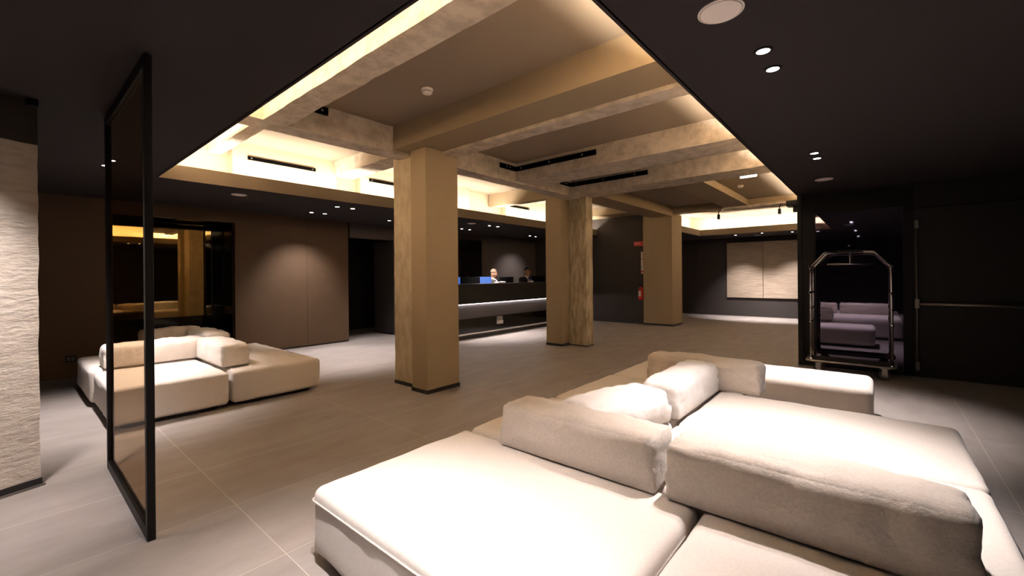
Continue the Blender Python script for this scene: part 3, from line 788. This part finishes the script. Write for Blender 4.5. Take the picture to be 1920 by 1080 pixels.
slot('short black slot diffuser in the cove glare above the reception desk', (8.60, 7.365, 3.33, 9.45, 7.385, 3.385), (.05, .95))
slot('small black slot diffuser tucked behind the first concrete beam', (2.05, 4.775, 3.355, 2.40, 4.80, 3.44), (.8,))
slot('short black slot diffuser on the cross beam, meeting the longer one', (5.35, 4.775, 3.32, 5.76, 4.80, 3.40), (.4, .6))
slot('long black slot diffuser on the side of the second concrete beam', (5.755, 3.22, 3.32, 5.78, 4.775, 3.40), (.15, .55, .93))
slot('short black slot diffuser on the cross beam near the rear column', (7.15, 4.775, 3.32, 7.53, 4.80, 3.40), (.4, .6))
slot('long black slot diffuser on the side of the concrete beam over the rear column', (7.525, 3.16, 3.32, 7.55, 4.775, 3.40), (.15, .55, .93))

so_ = thing('wall_socket', (0.64, 9.45, 0.28), 'dark wall socket low on the unlit brown wall', 'socket')
MB().box(0.58, 9.452, 0.235, 0.70, 9.462, 0.335, .003).build('plate', M_metalblack, so_)
for xx in (0.60, 0.645): MB().box(xx, 9.448, 0.255, xx+.035, 9.453, 0.315, .002).build('outlet', M_rubber, so_)

# ------------------------------------------------------------------ lights: cove strips
def led(label, b, m):
    o = MB().box(*b).build('cove_light', m)
    tag(rebase(o, ((b[0]+b[3])/2, (b[1]+b[4])/2, b[2])), label, 'light strip', 'hidden cove light strips')
ZL = H+T+.06
led('warm light strip hidden along the left edge of the ceiling opening', (OX0-.13, OY0, ZL, OX0-.08, OY2, ZL+.003), M_led_left)
led('warm light strip hidden along the far edge of the ceiling opening', (OX0, OY2+.08, ZL, OX1-.1, OY2+.13, ZL+.003), M_led_far)
led('warm light strip hidden along the right edge of the ceiling opening', (OX0, OY0-.13, ZL, OX2, OY0-.08, ZL+.003), M_led_right)
led('warm light strip hidden at the far end of the ceiling opening', (OX2+.08, OY0, ZL, OX2+.13, OY1, ZL+.003), M_led_far)
led('warm light strip hidden along the back edge of the far ceiling opening', (OX1+.3, OY1+.08, ZL, OX2, OY1+.13, ZL+.003), M_led_far)

# ------------------------------------------------------------------ lights: recessed downlights
def downlight(x, y, label, power=1.0, ang=74, visible=True, tilt=(0, 0)):
    t = thing('downlight', (x, y, H), label, 'downlight', 'recessed ceiling downlights')
    MB().lathe((x, y, H-.006), [(.036, 0), (.050, 0), (.052, .006), (.036, .006)], seg=24, loop=True).build('trim_ring', M_metalblack, t)
    MB().lathe((x, y, H-.004), [(.035, 0), (.035, .003)], seg=20).build('lens', M_lens, t)
    l = bpy.data.lights.new('downlight_beam', 'SPOT')
    l.energy = SPOT_W*power; l.spot_size = math.radians(ang); l.spot_blend = 0.85; l.shadow_soft_size = 0.035; l.color = NEUTRAL
    o = bpy.data.objects.new('beam', l); COL.objects.link(o); o.parent = t; o.location = (0, 0, -0.012)
    o.rotation_euler = (tilt[0], tilt[1], 0)
DL = [
 (2.864, .498, 'nearest ceiling downlight below the big round speaker, left of its pair'), (3.157, .496, 'nearest ceiling downlight pair on the right, the farther lamp'),
 (5.665, .509, 'middle downlight pair on the right ceiling, the nearer lamp'), (5.935, .509, 'middle downlight pair on the right ceiling, the farther lamp'),
 (.05, .5, 'downlight above the viewpoint, nearer lamp'), (.35, .5, 'downlight above the viewpoint, farther lamp'),
 (.75, 6.35, 'downlight seen through the glass partition'), (.745, 6.68, 'downlight just left of the partition far post'),
 (3.94, 8.56, 'downlight close to the brown panel wall, left of its pair'), (4.20, 8.54, 'downlight close to the brown panel wall, right of its pair'),
 (3.943, 7.54, 'downlight by the far edge of the opening above the far sofa, left of its pair'), (4.246, 7.535, 'downlight by the far edge of the opening, right of its pair'),
 (5.713, 8.54, 'faint downlight left of the front column'), (6.0, 8.54, 'downlight hidden behind the front column'),
 (8.06, 8.63, 'downlight above the reception desk, leftmost of the back row'), (8.35, 8.62, 'downlight above the reception desk, second of the back row'),
 (8.047, 7.585, 'downlight above the desk front, left of its pair'), (8.378, 7.59, 'downlight above the desk front, right of its pair'),
 (11.0, 8.57, 'downlight at the right end above the desk, left of its pair'), (11.357, 8.61, 'downlight at the right end above the desk, right of its pair'),
 (15.80, 3.60, 'leftmost small downlight in front of the wood artwork'), (15.60, 2.79, 'middle small downlight in front of the wood artwork'), (15.88, 2.01, 'rightmost small downlight in front of the wood artwork'),
]
PW = {4: .5, 5: .5, 8: .55, 9: .55, 12: .5, 13: .5, 14: .9, 15: .9, 16: 1.4, 17: 1.4, 18: .3, 19: .3, 20: 1.5, 21: 1.5, 22: 1.5}
TI = {8: .42, 9: .42, 18: .5, 19: .5}
TY = {20: -.28, 21: -.28, 22: -.28}
for i, (x, y, lb) in enumerate(DL):
    downlight(x, y, lb, PW.get(i, 1.0), tilt=(TI.get(i, 0), TY.get(i, 0)))
for x, y, lb in ((-.30, 3.55, 'downlight beyond the left edge of view, nearer lamp'), (-.30, 3.85, 'downlight beyond the left edge of view, farther lamp'),
                 (.75, 1.4, 'downlight over the front of the sofa, nearer lamp'), (.75, 1.7, 'downlight over the front of the sofa, farther lamp'),
                 (-2.6, .5, 'downlight behind the viewpoint, first lamp'), (-2.3, .5, 'downlight behind the viewpoint, second lamp')):
    downlight(x, y, lb, 0.75 if y > 3 else 1.0, tilt=(.3, 0) if y > 3 else (0, 0))

def speaker(x, y, r, label):
    t = thing('ceiling_speaker', (x, y, H), label, 'speaker', 'round white ceiling speakers')
    MB().lathe((x, y, H-.008), [(r-.008, 0), (r, .002), (r, .008), (r-.012, .008)], seg=40, loop=True).build('rim', M_plastic, t)
    MB().lathe((x, y, H-.009), [(r-.0125, 0), (r-.0125, .007)], seg=40).build('grille', M_grille, t)
speaker(2.29, .58, .105, 'largest round white ceiling speaker at the top of the picture')
speaker(7.33, .553, .105, 'round white ceiling speaker near the smoked glass panel')
speaker(2.35, 7.54, .105, 'round white ceiling speaker above the far sofa')
speaker(7.415, 7.59, .105, 'round white ceiling speaker above the left end of the desk')
speaker(16.35, 3.05, .105, 'round white ceiling speaker before the wood artwork')
for o in bpy.data.objects:
    if '_base' in o: del o['_base']
